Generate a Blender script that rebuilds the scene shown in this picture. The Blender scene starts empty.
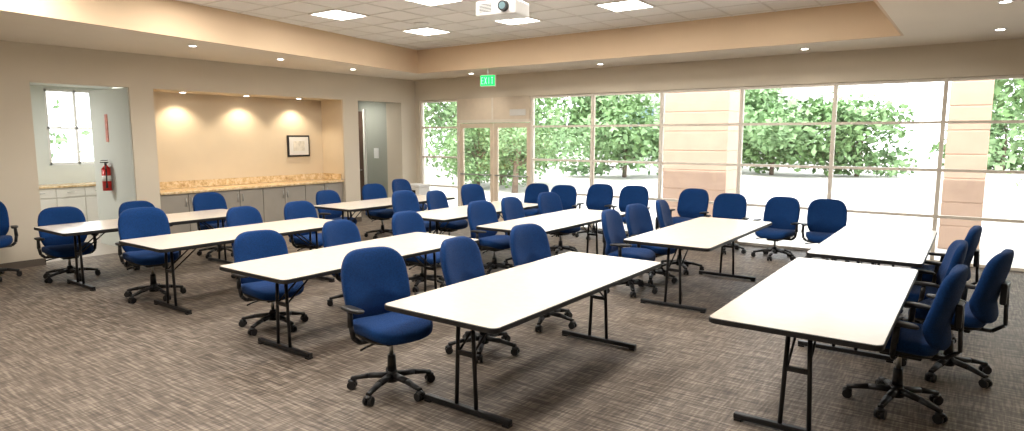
import bpy, bmesh, math, random
from mathutils import Vector, Matrix
random.seed(7)
S=bpy.context.scene
def srgb(r,g,b):
    f=lambda c:(c/255/12.92) if c/255<=.04045 else ((c/255+.055)/1.055)**2.4
    return (f(r),f(g),f(b),1)
# ---------------- materials
def mat(name,col,rough=.6,metal=0,var=0,scale=8,bump=0,bscale=200,spec=.5,sheen=0):
    m=bpy.data.materials.new(name); m.use_nodes=True
    nt=m.node_tree; b=nt.nodes['Principled BSDF']
    b.inputs['Roughness'].default_value=rough; b.inputs['Metallic'].default_value=metal
    b.inputs['Specular IOR Level'].default_value=spec
    if sheen: b.inputs['Sheen Weight'].default_value=sheen
    tc=nt.nodes.new('ShaderNodeTexCoord')
    n=nt.nodes.new('ShaderNodeTexNoise'); n.inputs['Scale'].default_value=scale; n.inputs['Detail'].default_value=4
    nt.links.new(tc.outputs['Object'],n.inputs['Vector'])
    r=nt.nodes.new('ShaderNodeValToRGB')
    r.color_ramp.elements[0].color=tuple(c*(1-var) for c in col[:3])+(1,)
    r.color_ramp.elements[1].color=tuple(min(1,c*(1+var)) for c in col[:3])+(1,)
    r.color_ramp.elements[0].position=.3; r.color_ramp.elements[1].position=.7
    nt.links.new(n.outputs['Fac'],r.inputs['Fac']); nt.links.new(r.outputs['Color'],b.inputs['Base Color'])
    if bump:
        n2=nt.nodes.new('ShaderNodeTexNoise'); n2.inputs['Scale'].default_value=bscale
        nt.links.new(tc.outputs['Object'],n2.inputs['Vector'])
        bp=nt.nodes.new('ShaderNodeBump'); bp.inputs['Strength'].default_value=bump; bp.inputs['Distance'].default_value=.01
        nt.links.new(n2.outputs['Fac'],bp.inputs['Height']); nt.links.new(bp.outputs['Normal'],b.inputs['Normal'])
    return m
def emit(name,col,st):
    m=bpy.data.materials.new(name); m.use_nodes=True; nt=m.node_tree
    b=nt.nodes['Principled BSDF']; b.inputs['Base Color'].default_value=col
    b.inputs['Emission Color'].default_value=col; b.inputs['Emission Strength'].default_value=st
    return m
def glass(name,tint=(.98,.99,.985,1)):
    m=bpy.data.materials.new(name); m.use_nodes=True; nt=m.node_tree; nt.nodes.clear()
    o=nt.nodes.new('ShaderNodeOutputMaterial'); t=nt.nodes.new('ShaderNodeBsdfTransparent'); t.inputs[0].default_value=tint
    g=nt.nodes.new('ShaderNodeBsdfGlossy'); g.inputs['Roughness'].default_value=.02
    f=nt.nodes.new('ShaderNodeFresnel'); f.inputs[0].default_value=1.4
    mx=nt.nodes.new('ShaderNodeMixShader'); nt.links.new(f.outputs[0],mx.inputs[0]); nt.links.new(t.outputs[0],mx.inputs[1]); nt.links.new(g.outputs[0],mx.inputs[2]); nt.links.new(mx.outputs[0],o.inputs[0])
    return m
def carpet():
    m=bpy.data.materials.new('carpet'); m.use_nodes=True; nt=m.node_tree; b=nt.nodes['Principled BSDF']
    b.inputs['Roughness'].default_value=.6; b.inputs['Specular IOR Level'].default_value=.4
    tc=nt.nodes.new('ShaderNodeTexCoord')
    def nz(sx,sy,det=2):
        mp=nt.nodes.new('ShaderNodeMapping'); mp.inputs['Scale'].default_value=(sx,sy,1)
        nt.links.new(tc.outputs['Object'],mp.inputs['Vector'])
        n=nt.nodes.new('ShaderNodeTexNoise'); n.inputs['Scale'].default_value=1; n.inputs['Detail'].default_value=det
        nt.links.new(mp.outputs[0],n.inputs['Vector']); return n.outputs['Fac']
    def mth(op,a,b_):
        x=nt.nodes.new('ShaderNodeMath'); x.operation=op
        for i,v in enumerate((a,b_)):
            if isinstance(v,(int,float)): x.inputs[i].default_value=v
            else: nt.links.new(v,x.inputs[i])
        return x.outputs[0]
    a=nz(4,48); c=nz(60,5); d=nz(1.2,1.2,3)
    s=mth('ADD',mth('MULTIPLY',a,.54),mth('MULTIPLY',c,.38)); s=mth('ADD',s,mth('MULTIPLY',d,.10))
    r=nt.nodes.new('ShaderNodeValToRGB'); e=r.color_ramp.elements
    e[0].position=.39; e[0].color=srgb(76,66,57); e[1].position=.63; e[1].color=srgb(150,138,124)
    k=e.new(.51); k.color=srgb(108,96,85)
    nt.links.new(s,r.inputs['Fac']); nt.links.new(r.outputs['Color'],b.inputs['Base Color'])
    bp=nt.nodes.new('ShaderNodeBump'); bp.inputs['Strength'].default_value=.2; bp.inputs['Distance'].default_value=.01
    nt.links.new(s,bp.inputs['Height']); nt.links.new(bp.outputs[0],b.inputs['Normal'])
    return m
def granite():
    m=bpy.data.materials.new('granite'); m.use_nodes=True; nt=m.node_tree; b=nt.nodes['Principled BSDF']
    b.inputs['Roughness'].default_value=.2
    tc=nt.nodes.new('ShaderNodeTexCoord'); n=nt.nodes.new('ShaderNodeTexNoise'); n.inputs['Scale'].default_value=14; n.inputs['Detail'].default_value=8; n.inputs['Roughness'].default_value=.7
    nt.links.new(tc.outputs['Object'],n.inputs['Vector'])
    r=nt.nodes.new('ShaderNodeValToRGB'); e=r.color_ramp.elements
    e[0].position=.34;e[0].color=srgb(172,140,100); e[1].position=.62;e[1].color=srgb(232,212,178); k=e.new(.48);k.color=srgb(212,184,140)
    nt.links.new(n.outputs['Fac'],r.inputs['Fac']); nt.links.new(r.outputs[0],b.inputs['Base Color']); return m
M=dict(
 wall=mat('wall_paint',srgb(210,199,180),.9,var=.02,scale=1.5),
 wallw=mat('wall_paint_light',srgb(208,212,206),.9,var=.02,scale=2),
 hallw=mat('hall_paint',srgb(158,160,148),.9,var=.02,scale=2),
 tray=mat('tray_paint',srgb(216,191,160),.9,var=.02,scale=1.5),
 alc=mat('alcove_paint',srgb(212,196,170),.9,var=.03,scale=2),
 soff=mat('soffit_paint',srgb(234,223,205),.9,var=.02,scale=1.5),
 tile=mat('acoustic_tile',srgb(238,235,229),.95,var=.04,scale=60,bump=.2,bscale=300),
 tbar=mat('ceiling_tbar',srgb(222,217,209),.5),
 carpet=carpet(), granite=granite(),
 alum=mat('anodized_aluminium',srgb(228,219,205),.4,0,var=.03),
 base=mat('baseboard_vinyl',srgb(95,84,74),.6,var=.05),
 cab=mat('cabinet_laminate',srgb(152,145,134),.5,var=.04,scale=5),
 cabw=mat('cabinet_white',srgb(225,222,214),.5,var=.02),
 steel=mat('brushed_steel',srgb(170,170,168),.3,.9,var=.05),
 blue=mat('blue_upholstery',srgb(8,50,100),.9,var=.22,scale=90,bump=.3,bscale=350,spec=.2,sheen=.06),
 black=mat('black_plastic',srgb(26,26,28),.42,var=.1),
 leg=mat('black_powdercoat',srgb(30,30,32),.35,.2,var=.1),
 top=mat('table_laminate',srgb(214,204,191),.25,var=.03,scale=25),
 edge=mat('table_edge_black',srgb(24,23,24),.5,var=.05),
 glass=glass('window_glass'),
 lamp=emit('lamp_diffuser',(1,.97,.92,1),12),
 green=emit('exit_green',(.25,1,.4,1),2),
 whitep=mat('white_plastic',srgb(225,224,220),.4,var=.02),
 red=mat('extinguisher_red',srgb(190,22,18),.3,var=.05),
 conc=mat('exterior_concrete',srgb(196,192,186),.9,var=.05,scale=1),
 stone=mat('exterior_block',srgb(198,170,152),.9,var=.06,scale=3),
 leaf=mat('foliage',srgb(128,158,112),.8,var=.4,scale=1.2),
 leafd=mat('foliage_dark',srgb(104,134,84),.8,var=.4,scale=1.2),  # darker green, mixed among the leaf clumps
 bark=mat('bark',srgb(130,112,98),.9,var=.3,scale=10),
 bldg=mat('exterior_stucco',srgb(166,172,164),.9,var=.05),
 bglass=mat('exterior_dark_glass',srgb(104,130,136),.2,var=.2),
 paper=mat('print_paper',srgb(222,218,205),.7,var=.15,scale=14),
 door=mat('door_wood',srgb(92,70,56),.5,var=.15,scale=6),
)
# ---------------- mesh builder
class MB:
    def __init__(s): s.bm=bmesh.new(); s.mats=[]
    def mi(s,m):
        if m not in s.mats: s.mats.append(m)
        return s.mats.index(m)
    def prism(s,lo,hi,m):
        a=[s.bm.verts.new(v) for v in lo]; c=[s.bm.verts.new(v) for v in hi]; i=s.mi(m); n=len(lo)
        s.bm.faces.new(a[::-1]).material_index=i; s.bm.faces.new(c).material_index=i
        for k in range(n): s.bm.faces.new([a[k],a[(k+1)%n],c[(k+1)%n],c[k]]).material_index=i
    def box(s,x0,x1,y0,y1,z0,z1,m,bev=0,rot=None):
        vs=[s.bm.verts.new(v) for v in [(x0,y0,z0),(x1,y0,z0),(x1,y1,z0),(x0,y1,z0),(x0,y0,z1),(x1,y0,z1),(x1,y1,z1),(x0,y1,z1)]]
        fs=[s.bm.faces.new([vs[i] for i in q]) for q in [(3,2,1,0),(4,5,6,7),(0,1,5,4),(1,2,6,5),(2,3,7,6),(3,0,4,7)]]
        i=s.mi(m)
        for f in fs: f.material_index=i
        if bev:
            es=list({e for f in fs for e in f.edges})
            r=bmesh.ops.bevel(s.bm,geom=es,offset=bev,segments=2,affect='EDGES',profile=.5)
            for f in r['faces']: f.material_index=i
            vs=list({v for f in r['faces'] for v in f.verts}|{v for v in vs if v.is_valid})
        if rot is not None: bmesh.ops.transform(s.bm,matrix=rot,verts=vs)
        return vs
    def cyl(s,p0,p1,r0,r1=None,m=None,seg=12,caps=True,flat=1.0):
        r1=r0 if r1 is None else r1
        p0=Vector(p0);p1=Vector(p1);d=(p1-p0).normalized()
        up=Vector((0,0,1)) if abs(d.z)<.95 else Vector((0,1,0))
        a=d.cross(up).normalized(); b=a.cross(d).normalized()
        i=s.mi(m); R=[]
        for p,r in((p0,r0),(p1,r1)):
            R.append([s.bm.verts.new(p+a*r*math.cos(2*math.pi*k/seg)+b*r*flat*math.sin(2*math.pi*k/seg)) for k in range(seg)])
        for k in range(seg):
            f=s.bm.faces.new([R[0][k],R[0][(k+1)%seg],R[1][(k+1)%seg],R[1][k]]); f.material_index=i; f.smooth=seg>6
        if caps:
            f=s.bm.faces.new(R[0][::-1]);f.material_index=i
            f=s.bm.faces.new(R[1]);f.material_index=i
    def tube(s,pts,r,m,seg=10,flat=1.0):
        for a,b in zip(pts[:-1],pts[1:]): s.cyl(a,b,r,r,m,seg,True,flat)
    def pillow(s,a,b,c,m,fn,e=.5,e2=.55,nu=36,nv=12):
        sg=lambda v,p: math.copysign(abs(v)**p,v)
        i=s.mi(m); rings=[]
        for j in range(1,nv):
            ph=-math.pi/2+math.pi*j/nv
            cr=abs(math.cos(ph))**e2; z=c*sg(math.sin(ph),e2)
            rings.append([s.bm.verts.new(fn(a*cr*sg(math.cos(2*math.pi*k/nu),e),b*cr*sg(math.sin(2*math.pi*k/nu),e),z)) for k in range(nu)])
        bot=s.bm.verts.new(fn(0,0,-c)); top=s.bm.verts.new(fn(0,0,c))
        for r0,r1 in zip(rings[:-1],rings[1:]):
            for k in range(nu):
                f=s.bm.faces.new([r0[k],r0[(k+1)%nu],r1[(k+1)%nu],r1[k]]);f.material_index=i;f.smooth=True
        for k in range(nu):
            f=s.bm.faces.new([bot,rings[0][(k+1)%nu],rings[0][k]]);f.material_index=i;f.smooth=True
            f=s.bm.faces.new([top,rings[-1][k],rings[-1][(k+1)%nu]]);f.material_index=i;f.smooth=True
    def mesh(s,name):
        bmesh.ops.recalc_face_normals(s.bm,faces=s.bm.faces)
        me=bpy.data.meshes.new(name); s.bm.to_mesh(me); s.bm.free()
        for m in s.mats: me.materials.append(m)
        return me
    def obj(s,name,loc=(0,0,0),rz=0):
        return place(s.mesh(name),name,loc,rz)
def place(me,name,loc=(0,0,0),rz=0):
    o=bpy.data.objects.new(name,me); S.collection.objects.link(o); o.location=loc; o.rotation_euler=(0,0,rz); return o
def boxes(name,lst,m,bev=0):
    b=MB()
    for q in lst: b.box(*q,m,bev)
    return b.obj(name)
# ---------------- shell
WX=-10.8; WY=11.0; RX=5.0; BY=-3.0; SZ=3.13; TZ=3.6; OZ=2.6
P0,P1=4.70,5.06
boxes('floor',[(-11.0,RX+.15,BY-.15,WY+.15,-.12,0)],M['carpet'])
boxes('ground',[(-60,60,WY+.16,90,-.2,-.06),(-60,-15,-40,WY+.16,-.2,-.06)],M['conc'])
boxes('wall_left',[(WX-.15,WX,BY,3.4,0,3.8),(WX-.15,WX,3.4,10.54,OZ,3.8),
   (-12.25,WX,P0,P1,0,OZ),(-11.5,WX,8.87,9.27,0,OZ),(-11.3,WX,10.54,WY,0,OZ),(WX-.15,WX,10.54,WY,OZ,3.8)],M['wall'])
boxes('wall_window',[(WX-.15,RX+.15,WY,WY+.15,2.66,3.8),(WX-.15,-10.68,WY,WY+.15,0,2.66),(3.85,RX+.15,WY,WY+.15,0,2.66)],M['wall'])
boxes('wall_right',[(RX,RX+.15,BY,WY,0,3.8)],M['wall'])
boxes('wall_back',[(WX-.15,RX+.15,BY-.15,BY,0,3.8)],M['wall'])
TX0,TX1,TY0,TY1=-9.52,-.92,-1.5,9.78
TXN=-7.55   # the tray's left edge is splayed: x at the near end
b=MB()
b.prism([(WX,BY,SZ),(TXN-.03,BY,SZ),(TXN-.03,TY0,SZ),(TX0-.03,TY1+.03,SZ),(TX0-.03,WY,SZ),(WX,WY,SZ)],[(WX,BY,SZ+.1),(TXN-.03,BY,SZ+.1),(TXN-.03,TY0,SZ+.1),(TX0-.03,TY1+.03,SZ+.1),(TX0-.03,WY,SZ+.1),(WX,WY,SZ+.1)],M['soff'])
for q in [(TX1+.03,RX,BY,WY,SZ,SZ+.1),(TX0-.03,TX1+.03,TY1+.03,WY,SZ,SZ+.1),(TXN-.03,TX1+.03,BY,TY0-.03,SZ,SZ+.1)]: b.box(*q,M['soff'])
b.obj('ceiling_soffit')
b=MB()
for q in [(TX1,TX1+.03,TY0-.03,TY1+.03,SZ,TZ+.02),(TX0,TX1,TY1,TY1+.03,SZ,TZ+.02),(TXN,TX1,TY0-.03,TY0,SZ,TZ+.02)]: b.box(*q,M['tray'])
f=lambda z:[(TXN-.03,TY0-.03,z),(TXN,TY0-.03,z),(TX0,TY1+.03,z),(TX0-.03,TY1+.03,z)]
b.prism(f(SZ),f(TZ+.02),M['tray']); b.obj('ceiling_tray_trim')
b=MB(); f=lambda z:[(TXN,TY0,z),(TX1,TY0,z),(TX1,TY1,z),(TX0,TY1,z)]
b.prism(f(TZ),f(TZ+.04),M['tile']); b.obj('ceiling')
edge=lambda y: TXN+(TX0-TXN)*(y-TY0)/(TY1-TY0)
yedge=lambda x: TY0+(x-TXN)/(TX0-TXN)*(TY1-TY0)
g=[];px=-7.66+.305
x=px-.61*3
while x<TX1:
    if x>TX0+.05: g.append((x-.012,x+.012,max(TY0,yedge(x)) if x<TXN else TY0,TY1,TZ-.006,TZ))
    x+=.61
y=6.27+.305-.61*13
while y<TY1:
    if y>TY0: g.append((edge(y),TX1,y-.012,y+.012,TZ-.006,TZ))
    y+=.61
boxes('ceiling_grid',g,M['tbar'])
boxes('baseboard_left',[(WX,WX+.012,BY,3.4,0,.1),(WX,WX+.012,P0,P1,0,.1),(WX,WX+.012,8.87,9.27,0,.1),(WX,WX+.012,10.54,WY,0,.1)],M['base'])
boxes('baseboard_right',[(RX-.012,RX,BY,WY,0,.1)],M['base'])
boxes('baseboard_back',[(WX,RX,BY,BY+.012,0,.1)],M['base'])
# alcove
boxes('wall_alcove',[(-11.62,-11.5,P1,8.87,0,OZ+.1)],M['alc'])
boxes('ceiling_alcove',[(-11.62,WX-.15,P1,8.87,OZ,OZ+.1)],M['alc'])
boxes('wall_alcove_lining',[(-11.5,WX-.02,8.855,8.87,.95,OZ),(-11.5,WX-.02,P1,P1+.015,.95,OZ)],M['alc'])
b=MB(); c0,c1=P1+.02,8.85
b.box(-11.48,WX-.08,c0,c1,.1,.88,M['cab']); b.box(-11.48,WX-.14,c0,c1,0,.1,M['base'])
n=8; w=(c1-c0)/n
for i in range(n):
    y0=c0+i*w
    b.box(WX-.08,WX-.06,y0+.008,y0+w-.008,.12,.87,M['cab'],.003)
    hy=y0+(w-.05 if i%2==0 else .05)
    b.tube([(WX-.035,hy,.66),(WX-.035,hy,.80)],.006,M['steel'],8)
    for z in(.67,.79): b.cyl((WX-.035,hy,z),(WX-.06,hy,z),.005,.005,M['steel'],6)
b.obj('base_cabinet')
b=MB(); b.box(-11.48,WX-.02,c0,c1,.88,.92,M['granite'],.006); b.box(-11.495,-11.475,c0,c1,.925,1.05,M['granite']); b.box(-11.47,WX-.1,c1-.02,c1,.925,1.05,M['granite']); b.obj('granite_countertop')
b=MB()
b.box(-11.495,-11.465,7.97,8.5,1.42,1.86,M['black'],.004); b.box(-11.466,-11.46,8.005,8.465,1.455,1.825,M['whitep']); b.box(-11.461,-11.457,8.1,8.37,1.54,1.74,M['paper'])
b.obj('framed_picture')
# kitchenette
KX=-14.5
boxes('wall_kitchenette',[(KX-.15,KX,0,4.78,0,2.9),(KX-.15,KX,5.83,9.0,0,2.9),(KX-.15,KX,4.78,5.83,0,1.28),(KX-.15,KX,4.78,5.83,2.75,2.9),
   (KX,WX-.15,.5,.65,0,2.9),(KX,-11.62,8.87,9.0,0,2.9),(-12.25,-11.62,P1,8.87,0,2.9)],M['wallw'])
boxes('ceiling_kitchenette',[(KX,WX-.15,.5,P0,2.8,2.9),(KX,-12.25,P0,9,2.8,2.9)],M['wallw'])
boxes('floor_kitchenette',[(KX,-11.0,0,9.0,-.12,0)],mat('vinyl_tile',srgb(170,160,148),.5,var=.05))
boxes('wall_passage_lining',[(-12.25,WX-.03,P0-.015,P0,0,OZ)],M['wallw'])
b=MB()
for (y0,y1) in((4.78,4.83),(5.28,5.32),(5.78,5.83)): b.box(KX-.1,KX-.04,y0,y1,1.28,2.75,M['whitep'])
for (z0,z1) in((1.28,1.33),(1.98,2.02),(2.7,2.75)): b.box(KX-.1,KX-.04,4.78,5.83,z0,z1,M['whitep'])
b.box(KX-.075,KX-.07,4.83,5.78,1.33,2.7,M['glass'])
b.obj('window_1')
b=MB(); b.box(KX+.01,KX+.58,3.2,7.5,.1,.88,M['cabw']); b.box(KX+.01,KX+.52,3.2,7.5,0,.1,M['base']); b.box(KX+.01,KX+.62,3.18,7.52,.88,.92,M['granite'],.005)
for i in range(9):
    y0=3.2+i*.478
    b.box(KX+.58,KX+.6,y0+.01,y0+.468,.12,.68,M['cabw'],.004); b.box(KX+.58,KX+.6,y0+.01,y0+.468,.7,.87,M['cabw'],.004)
    b.tube([(KX+.62,y0+.18,.79),(KX+.62,y0+.3,.79)],.006,M['steel'],8)
b.obj('kitchenette_cabinet')
b=MB(); ey=P0-.09; ex=-11.62
b.cyl((0,0,0),(0,0,.36),.066,.066,M['red'],20); b.cyl((0,0,.36),(0,0,.42),.066,.022,M['red'],20); b.cyl((0,0,.42),(0,0,.46),.022,.022,M['steel'],12)
b.box(-.012,.012,-.08,.04,.46,.475,M['black']); b.box(-.012,.012,-.07,.03,.49,.502,M['black'])
b.tube([(0,.0,.45),(.06,-.03,.43),(.08,-.03,.3),(.07,-.03,.14)],.011,M['black'],8); b.cyl((.07,-.03,.14),(.07,-.03,.05),.012,.02,M['black'],10)
b.box(-.04,.04,.055,.074,.1,.4,M['steel']); b.cyl((0,0,.16),(0,0,.25),.067,.067,M['whitep'],20)
b.obj('fire_extinguisher',(ex,ey,.95))
boxes('wall_sign',[(-11.68,-11.6,P0-.03,P0-.016,1.75,2.2)],mat('sign_red_print',srgb(206,140,128),.5,var=.35,scale=12))
# hall behind second opening
boxes('wall_hall',[(-13.2,-13.05,9.0,WY,0,2.9),(-13.2,-11.5,9.07,9.2,0,2.9),(-13.2,-11.3,WY-.15,WY,0,2.9)],M['hallw'])
boxes('ceiling_hall',[(-13.05,WX-.15,9.2,WY-.15,2.75,2.85)],M['hallw'])
boxes('floor_hall',[(-13.05,-11.0,9.0,WY,-.12,0)],M['carpet'])
b=MB(); b.box(-13.0,-12.42,WY-.2,WY-.155,.01,2.45,M['door'],.003); b.box(-12.42,-12.36,WY-.21,WY-.151,0,2.5,M['cabw'],.003); b.cyl((-12.5,WY-.26,1.0),(-12.62,WY-.26,1.0),.01,.01,M['steel'],8); b.cyl((-12.5,WY-.26,1.0),(-12.5,WY-.2,1.0),.01,.01,M['steel'],8); b.obj('door_1')
boxes('notice_board',[(-12.08,-11.92,WY-.17,WY-.152,1.3,1.55)],M['whitep'],.003)
# ---------------- window wall glazing
b=MB(); A=M['alum']; y0,y1=WY+.03,WY+.12
mx=[-10.66,-9.52,-7.52]+[-7.52+1.415*k for k in range(1,9)]
for i,xx in enumerate(mx): b.box(xx-.026,xx+.026,y0,y1,0,2.66,A)
zr=[.03,.69,1.36,2.04,2.635]
for i in range(len(mx)-1):
    if i==1: continue
    for z in zr: b.box(mx[i]+.026,mx[i+1]-.026,y0+.005,y1-.005,z-.02,z+.02,A)
    b.box(mx[i]+.026,mx[i+1]-.026,WY+.07,WY+.076,.05,2.62,M['glass'])
b.obj('window_2')
b=MB(); b.box(-9.49,-7.55,WY+.01,WY+.13,2.2,2.66,mat('header_panel',srgb(222,208,188),.7,var=.03)); b.box(-9.49,-7.55,WY+.02,WY+.13,2.13,2.2,A); b.box(-8.05,-7.65,WY-.01,WY+.01,2.27,2.4,M['whitep'],.003)
b.box(-8.54,-8.5,WY+.0,WY+.13,2.2,2.66,A)
b.obj('trim_1')
D=mat('door_aluminium',srgb(222,206,184),.45,0,var=.03)
for k,(x0,x1) in enumerate(((-9.48,-8.53),(-8.51,-7.56))):
    b=MB(); z1=2.12; ya,yb=WY+.05,WY+.1
    b.box(x0,x0+.09,ya,yb,.01,z1,D);b.box(x1-.09,x1,ya,yb,.01,z1,D);b.box(x0+.09,x1-.09,ya,yb,z1-.1,z1,D);b.box(x0+.09,x1-.09,ya,yb,.01,.26,D)
    b.box(x0+.09,x1-.09,WY+.07,WY+.076,.26,z1-.1,M['glass'])
    b.tube([(x0+.06,ya-.05,1.0),(x1-.06,ya-.05,1.0)],.016,M['steel'],10)
    for xx in(x0+.06,x1-.06): b.cyl((xx,ya-.05,1.0),(xx,ya,1.0),.014,.014,M['steel'],8)
    b.obj('door_%d'%(k+2))
# ---------------- ceiling fixtures
PC=(1,.95,.88)
def lampchild(o,p,col=PC):
    l=bpy.data.lights.new('panel_lamp','AREA'); l.shape='RECTANGLE'; l.size=.55; l.size_y=.55; l.energy=p; l.color=col
    a=bpy.data.objects.new('panel_lamp',l); S.collection.objects.link(a); a.parent=o; a.location=(0,0,-.016)
fb=MB()
fb.box(-.305,-.28,-.305,.305,-.012,0,M['tbar']);fb.box(.28,.305,-.305,.305,-.012,0,M['tbar']);fb.box(-.28,.28,-.305,-.28,-.012,0,M['tbar']);fb.box(-.28,.28,.28,.305,-.012,0,M['tbar']);fb.box(-.28,.28,-.28,.28,-.006,-.001,M['lamp'])
fm=fb.mesh('added_light_panel')
for X in(-7.66,-5.83,-4.0,-2.17):
    for Y in(.78,2.61,4.44,6.27,8.1):
        if X-.35<edge(Y): continue
        lampchild(place(fm,'added_light_panel',(X,Y,TZ-.006)),20)
db=MB()
db.cyl((0,0,-.008),(0,0,0),.06,.07,M['whitep'],24); db.cyl((0,0,-.011),(0,0,-.008),.045,.045,M['lamp'],24)
dm=db.mesh('recessed_downlight')
def spot(p,ang=100,col=(1,.9,.76),par=None):
    l=bpy.data.lights.new('downlight_bulb','SPOT'); l.energy=p; l.color=col; l.spot_size=math.radians(ang); l.spot_blend=.6; l.shadow_soft_size=.05
    o=bpy.data.objects.new('downlight_bulb',l); S.collection.objects.link(o); o.parent=par; o.location=(0,0,-.03)
for X,Y in [(-9.2,4.9),(-9.6,6.6),(-9.9,8.4),(-8.6,10.4),(-5.6,10.4),(-2.2,10.4),(.1,9.9),(.1,7.9),(.3,5.5),(2.2,8),(2.2,10.2),(2.2,5)]:
    o=place(dm,'recessed_downlight',(X,Y,SZ)); spot(14,130,par=o)
for Y in(5.75,6.95,8.1):
    o=place(dm,'recessed_downlight',(-11.22,Y,OZ)); spot(48,120,(1,.84,.64),par=o)
def added_lamp(X,Y,Z,p): lampchild(place(fm,'added_light_panel',(X,Y,Z)),p,(1,.98,.94))  # added panels, out of view, only to brighten the kitchenette and hall
added_lamp(-12.6,3.0,2.8,45); added_lamp(-13.4,6.2,2.8,25); added_lamp(-12.2,10.1,2.75,10)
# projector
b=MB()
b.box(-.23,.23,-.17,.17,0,.15,M['whitep'],.02); b.cyl((.1,-.17,.075),(.1,-.215,.075),.055,.05,M['black'],20); b.cyl((.1,-.21,.075),(.1,-.218,.075),.035,.035,M['bglass'],16)
for k in range(6): b.box(-.18,-.04,-.173,-.169,.035+k*.014,.041+k*.014,M['edge'])
b.box(-.08,.08,-.08,.08,.15,.17,M['steel']); b.cyl((0,0,.17),(0,0,.52),.022,.022,M['whitep'],14); b.cyl((0,0,.52),(0,0,.54),.07,.07,M['whitep'],20)
b.obj('ceiling_projector',(-4.07,5.44,TZ-.54),math.radians(10))
b=MB(); b.box(-.16,.16,-.025,.025,0,.22,M['whitep'],.004); b.cyl((0,0,.22),(0,0,.33),.015,.015,M['whitep'],10)
def L(x,ch):
    G=M['green'];y0,y1=-.03,-.0262;z0,z1=.045,.175;w=.045;t=.010
    if ch=='E': b.box(x,x+t,y0,y1,z0,z1,G); [b.box(x+t,x+w,y0,y1,z,z+t,G) for z in(z0,(z0+z1)/2-t/2,z1-t)]
    if ch=='I': b.box(x+w/2-t/2,x+w/2+t/2,y0,y1,z0,z1,G)
    if ch=='T': b.box(x+w/2-t/2,x+w/2+t/2,y0,y1,z0,z1-t,G); b.box(x,x+w,y0,y1,z1-t,z1,G)
    if ch=='X':
        for sg in(1,-1):
            b.box(-t/2,t/2,y0,y1,-.07,.07,G,rot=Matrix.Translation((x+w/2,0,(z0+z1)/2))@Matrix.Rotation(sg*.31,4,'Y'))
for i,c in enumerate('EXIT'): L(-.135+i*.07,c)
b.box(-.155,.155,-.0265,-.025,.01,.21,emit('exit_face_green',(.0,.62,.12,1),1.1))
b.obj('exit_sign',(-7.8,9.95,SZ-.33),math.radians(12))
b=MB(); b.cyl((0,0,-.01),(0,0,0),.11,.12,M['tbar'],24); b.cyl((0,0,-.013),(0,0,-.01),.09,.09,M['tile'],24); b.obj('ceiling_speaker',(-7.2,7.5,TZ-.006))
# ---------------- table
def table_mesh():
    b=MB(); hw,hl,r=.475,1.22,.05
    pts=[]
    for cx,cy,a0 in((hw-r,hl-r,0),(-hw+r,hl-r,90),(-hw+r,-hl+r,180),(hw-r,-hl+r,270)):
        for k in range(7):
            a=math.radians(a0+15*k); pts.append((cx+r*math.cos(a),cy+r*math.sin(a)))
    def ring(z,ins): return [b.bm.verts.new((x*(1-ins/hw),y*(1-ins/hl),z)) for x,y in pts]
    r0=ring(.706,.004);r1=ring(.710,0);r2=ring(.737,0);r3=ring(.741,.005)
    me=b.mi(M['edge']);mt=b.mi(M['top']);n=len(pts)
    for a,c in((r0,r1),(r1,r2),(r2,r3)):
        for k in range(n):
            f=b.bm.faces.new([a[k],a[(k+1)%n],c[(k+1)%n],c[k]]);f.material_index=me
    f=b.bm.faces.new(r3);f.material_index=mt
    f=b.bm.faces.new(r0[::-1]);f.material_index=me
    L=M['leg']
    for sx in(-.36,.36): b.box(sx-.012,sx+.012,-1.05,1.05,.684,.706,L)
    for s in(-1,1):
        y=s*.92
        b.box(-.37,.37,y-.022,y+.022,.012,.05,L,.008)
        for sx in(-.34,.34): b.box(sx-.025,sx+.025,y-.024,y+.024,0,.014,L)
        for sx in(-1,1):
            b.tube([(sx*.085,y,.05),(sx*.06,y,.69)],.0145,L,10)
            b.tube([(sx*.06,y,.42),(sx*.06,y-s*.34,.69)],.008,L,8)
        b.box(-.36,.36,y-.018,y+.018,.684,.706,L)
        b.box(-.075,.075,y-.01,y+.01,.4,.43,L)
        b.box(-.08,.08,y-s*.34-.015,y-s*.34+.015,.68,.706,L)
    return b.mesh('folding_table')
tm=table_mesh()
T=[(-2.66,4.06,0),(-.81,5.03,0),(-.8,7.75,0),(-2.57,7.42,0),(-4.75,4.10,0),(-4.5,7.28,0),(-6.9,4.2,0),(-6.15,7.5,0),(-8.85,4.05,0),(-8.1,7.55,0)]
for x,y,r in T: place(tm,'folding_table',(x,y,0),math.radians(r))
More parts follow.
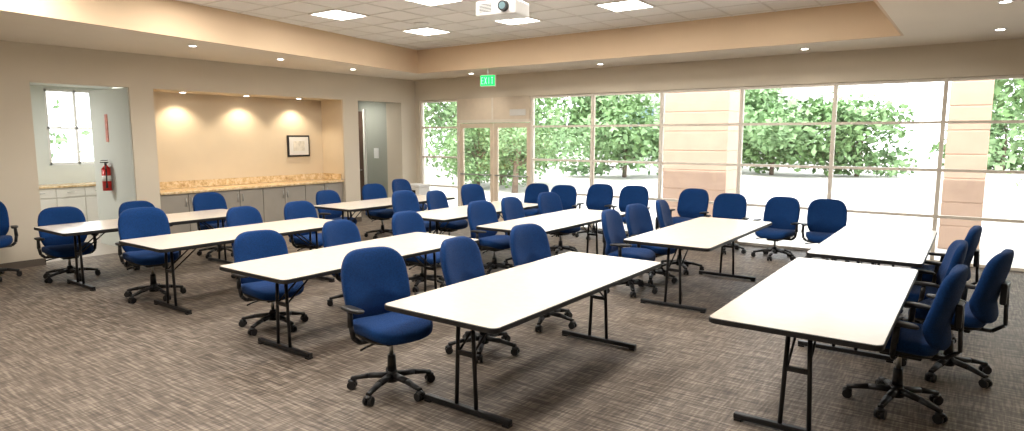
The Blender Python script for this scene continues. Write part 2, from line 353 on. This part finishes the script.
# ---------------- chair (faces +Y locally); h = seat height offset
def chair_mesh(h):
    b=MB(); K=M['black']; B=M['blue']
    for k in range(5):
        a=math.radians(90+72*k+10); c,s=math.cos(a),math.sin(a)
        P=lambda r,z,o=0:(c*r-s*o,s*r+c*o,z)
        b.cyl(P(.02,.115),P(.17,.105),.032,.028,K,8,True,.75); b.cyl(P(.17,.105),P(.305,.078),.028,.019,K,8,True,.75)
        b.cyl(P(.29,.095),P(.29,.05),.012,.012,K,8)
        for o in(-.02,.02): b.cyl(P(.3,.031,o-.011),P(.3,.031,o+.011),.031,.031,K,16)
        b.cyl(P(.3,.03,-.03),P(.3,.03,.03),.01,.01,K,8)
        b.pillow(.033,.03,.018,K,lambda x,y,z,P=P:P(.3+x,.057+z,y),1,1,12,6)
    b.cyl((0,0,.07),(0,0,.15),.048,.038,K,16); b.cyl((0,0,.15),(0,0,.27+h),.034,.029,K,16); b.cyl((0,0,.27+h),(0,0,.39+h),.016,.016,M['steel'],12)
    b.box(-.09,.09,-.14,.11,.37+h,.42+h,K,.01); b.tube([(.08,.03,.4+h),(.22,.05,.385+h),(.27,.05,.37+h)],.008,K,8)
    b.pillow(.24,.22,.025,K,lambda x,y,z:(x,y+.01,.43+h+z+.25*x*x),.5,.6)
    def seat(x,y,z):
        d=max(0,y-.08); return (x*(1-.06*(y/.24)),y+.02,.485+h+z+.30*x*x-1.1*d*d-.04*max(0,-y))
    b.pillow(.265,.25,.056,B,seat,.52,.5,44,14)
    def back(x,y,z):
        t=y/.27
        xx=x*(1-.09*max(0,t)**2-.13*max(0,-t)**2)
        yy=-.265-z+.75*x*x-.11*y-.25*y*y+.035*math.exp(-((y+.1)/.1)**2)
        return (xx,yy,.745+h+y)
    b.pillow(.268,.272,.045,B,back,.50,.5,48,14)
    for p,q in [((0,-.08,.395),(0,-.26,.40)),((0,-.26,.40),(0,-.335,.46)),((0,-.335,.46),(0,-.33,.60)),((0,-.33,.6),(0,-.325,.74))]:
        b.cyl((p[0],p[1],p[2]+h),(q[0],q[1],q[2]+h),.032,.032,K,8,True,.45)
    b.box(-.07,.07,-.335,-.295,.62+h,.78+h,K,.01)
    for s in(-1,1):
        b.tube([(s*.08,0,.405+h),(s*.25,.0,.41+h),(s*.295,.0,.45+h),(s*.31,-.01,.55+h)],.018,K,10)
        b.cyl((s*.31,-.01,.53+h),(s*.305,-.02,.645+h),.021,.018,K,10)
        b.pillow(.04,.13,.016,K,lambda x,y,z,s=s:(s*.30+x-s*.15*y*(y>0),y-.01,.655+h+z-.5*y*y*(y<0)),.7,.6,24,8)
    return b.mesh('office_chair')
CM={0:chair_mesh(0),1:chair_mesh(-.05),2:chair_mesh(-.10)}
R=math.radians
C=[(-3.36,3.13,-14,0),(-3.36,4.2,4,1),(-3.36,5.2,-8,1),
   (-3.27,6.9,5,1),(-3.3,7.62,-8,1),(-3.25,8.42,10,1),
   (-5.46,3.55,-10,2),(-5.45,4.6,5,2),(-5.45,5.62,0,2),
   (-5.2,6.75,-6,1),(-5.2,7.5,4,1),(-5.2,8.45,-8,1),
   (-7.6,3.42,-10,0),(-7.6,4.75,6,2),(-7.6,5.6,0,2),
   (-6.85,6.95,0,0),(-6.85,7.7,8,1),(-6.85,8.55,-8,0),
   (-9.5,3.25,-8,2),(-9.5,4.25,4,2),(-9.5,5.3,0,1),
   (-8.8,7.05,5,2),(-8.8,8.05,-6,1),(-8.8,8.8,6,0),
   (-.34,4.98,176,0),(-.08,5.92,170,0),(-.36,6.9,186,2),(-.26,7.75,178,1),
   (-1.72,10.15,-80,2),(-2.42,10.15,-98,2),(-3.2,10.25,-85,2),(-3.85,10.25,-95,1),(-4.88,10.25,-80,1),(-5.6,10.25,-90,1),(-6.3,10.2,-75,2),(-6.98,10.25,-85,2),
   (-10.3,2.62,-10,0)]
for x,y,a,k in C: place(CM[k],'office_chair',(x,y,0),R(a-90))
b=MB(); b.box(-.22,.22,-.18,.18,.02,.72,M['whitep'],.02); b.box(-.23,.23,-.19,.19,.72,.78,M['whitep'],.015); b.box(-.2,.2,-.16,.16,0,.02,M['black']); b.box(-.12,.12,-.183,-.178,.55,.66,M['edge']); b.obj('waste_bin',(-10.1,10.3,0))
# ---------------- exterior
def pillar(x0,x1,y0,y1):
    b=MB()
    for k in range(10):
        z=-.06+.4*k
        b.box(x0,x1,y0,y1,z+.006,z+.394,M['stone'],.012)
    b.box(x0+.01,x1-.01,y0+.01,y1-.01,-.06,3.9,M['stone']); b.obj('exterior_pillar')
pillar(-5.45,-4.1,13.0,13.8); pillar(-.46,.12,13.0,13.6)
def foliage(b,c,r,n,m,size=.14):
    i=b.mi(m)
    for _ in range(n):
        d=Vector((random.gauss(0,1),random.gauss(0,1),random.gauss(0,1)))*.55
        if d.length>1.25: d=d.normalized()*random.uniform(.6,1.25)
        p=Vector(c)+Vector((d.x*r[0],d.y*r[1],d.z*r[2]))
        if p.z<.05: p.z=.05+random.random()*.3
        q=Matrix.Rotation(random.uniform(0,6.28),3,Vector((random.gauss(0,1),random.gauss(0,1),random.gauss(0,1))).normalized())
        s=size*random.uniform(.5,1.3)
        vs=[b.bm.verts.new(p+q@Vector(v)*s) for v in((-.5,0,0),(0,-.3,.05),(.5,0,0),(0,.3,.05))]
        f=b.bm.faces.new(vs);f.material_index=i
def tree(x,y,h,rad,n=3600,low=.55,ls=.26):
    b=MB(); b.cyl((0,0,-.06),(.08,.03,h*.5),.11,.07,M['bark'],10)
    N=11
    for k in range(N):
        a=random.uniform(0,6.28); rr=random.uniform(.15,.85)*rad; zz=h*random.uniform(low-.25,.92)
        rr*=1-.55*max(0,(zz/h-.6)/.4)
        c=(math.cos(a)*rr,math.sin(a)*rr,zz); s=random.uniform(.28,.55)*rad
        b.cyl((.06,.02,min(h*.5,zz*.6)),c,.04,.012,M['bark'],6)
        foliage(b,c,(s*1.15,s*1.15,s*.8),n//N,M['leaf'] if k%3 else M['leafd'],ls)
    b.obj('tree',(x,y,0))
for q in[(2.2,19,5.2,2.2,4000,.5),(-15.0,20,4.6,2.4,4400,.42),(-18.5,24,4.6,2.8,4400,.42),(-18,33,6,3.6,4400,.42,.36),(-8.2,33,3.9,3.0,4400,.38,.34),(-4.6,34,3.2,2.4,3600,.38,.34),(5,27,6.5,3.2,4400,.45,.34),(-28,32,7,4,4400,.45,.4),(-22,5.5,4.6,2.4,2600,.42),(-13.2,27,3.4,2.6,4000,.38,.32),(-11,37,4.4,3.2,4000,.4,.36),(1.0,42,3.6,3,3600,.4,.36),(-12.6,17.5,2.6,1.7,3600,.4,.16),(-14.8,18.2,2.3,1.4,2800,.4,.16)]: tree(*q)
b=MB(); b.box(-24,-9.5,42,52,-.06,5.5,M['bldg']); b.box(-24.2,-9.3,41.8,52.2,5.5,5.9,M['bldg'])
for k in range(5): b.box(-23.3+k*2.7,-21.1+k*2.7,41.95,42.0,1.0,3.8,M['bglass'])
b.obj('neighbouring_building')
# ---------------- light
w=bpy.data.worlds.new('World'); S.world=w; w.use_nodes=True; nt=w.node_tree; bg=nt.nodes['Background']
bg.inputs[0].default_value=(.95,.97,1,1); bg.inputs[1].default_value=4.6
s=bpy.data.lights.new('sun','SUN'); s.energy=4; s.angle=.01; s.color=(1,.96,.9)
so=bpy.data.objects.new('sun',s); S.collection.objects.link(so); so.rotation_euler=Vector((.25,.62,-.9)).to_track_quat('-Z','Y').to_euler()
# ---------------- camera
cd=bpy.data.cameras.new('camera'); co=bpy.data.objects.new('camera',cd); S.collection.objects.link(co)
cd.sensor_width=36; cd.lens=22.5; cd.clip_start=.05; cd.clip_end=300
co.location=(0,0,1.85)
co.rotation_euler=(math.radians(90-7.1),0,math.radians(36))
S.camera=co
S.view_settings.view_transform='Standard'; S.view_settings.look='None'; S.view_settings.exposure=.15
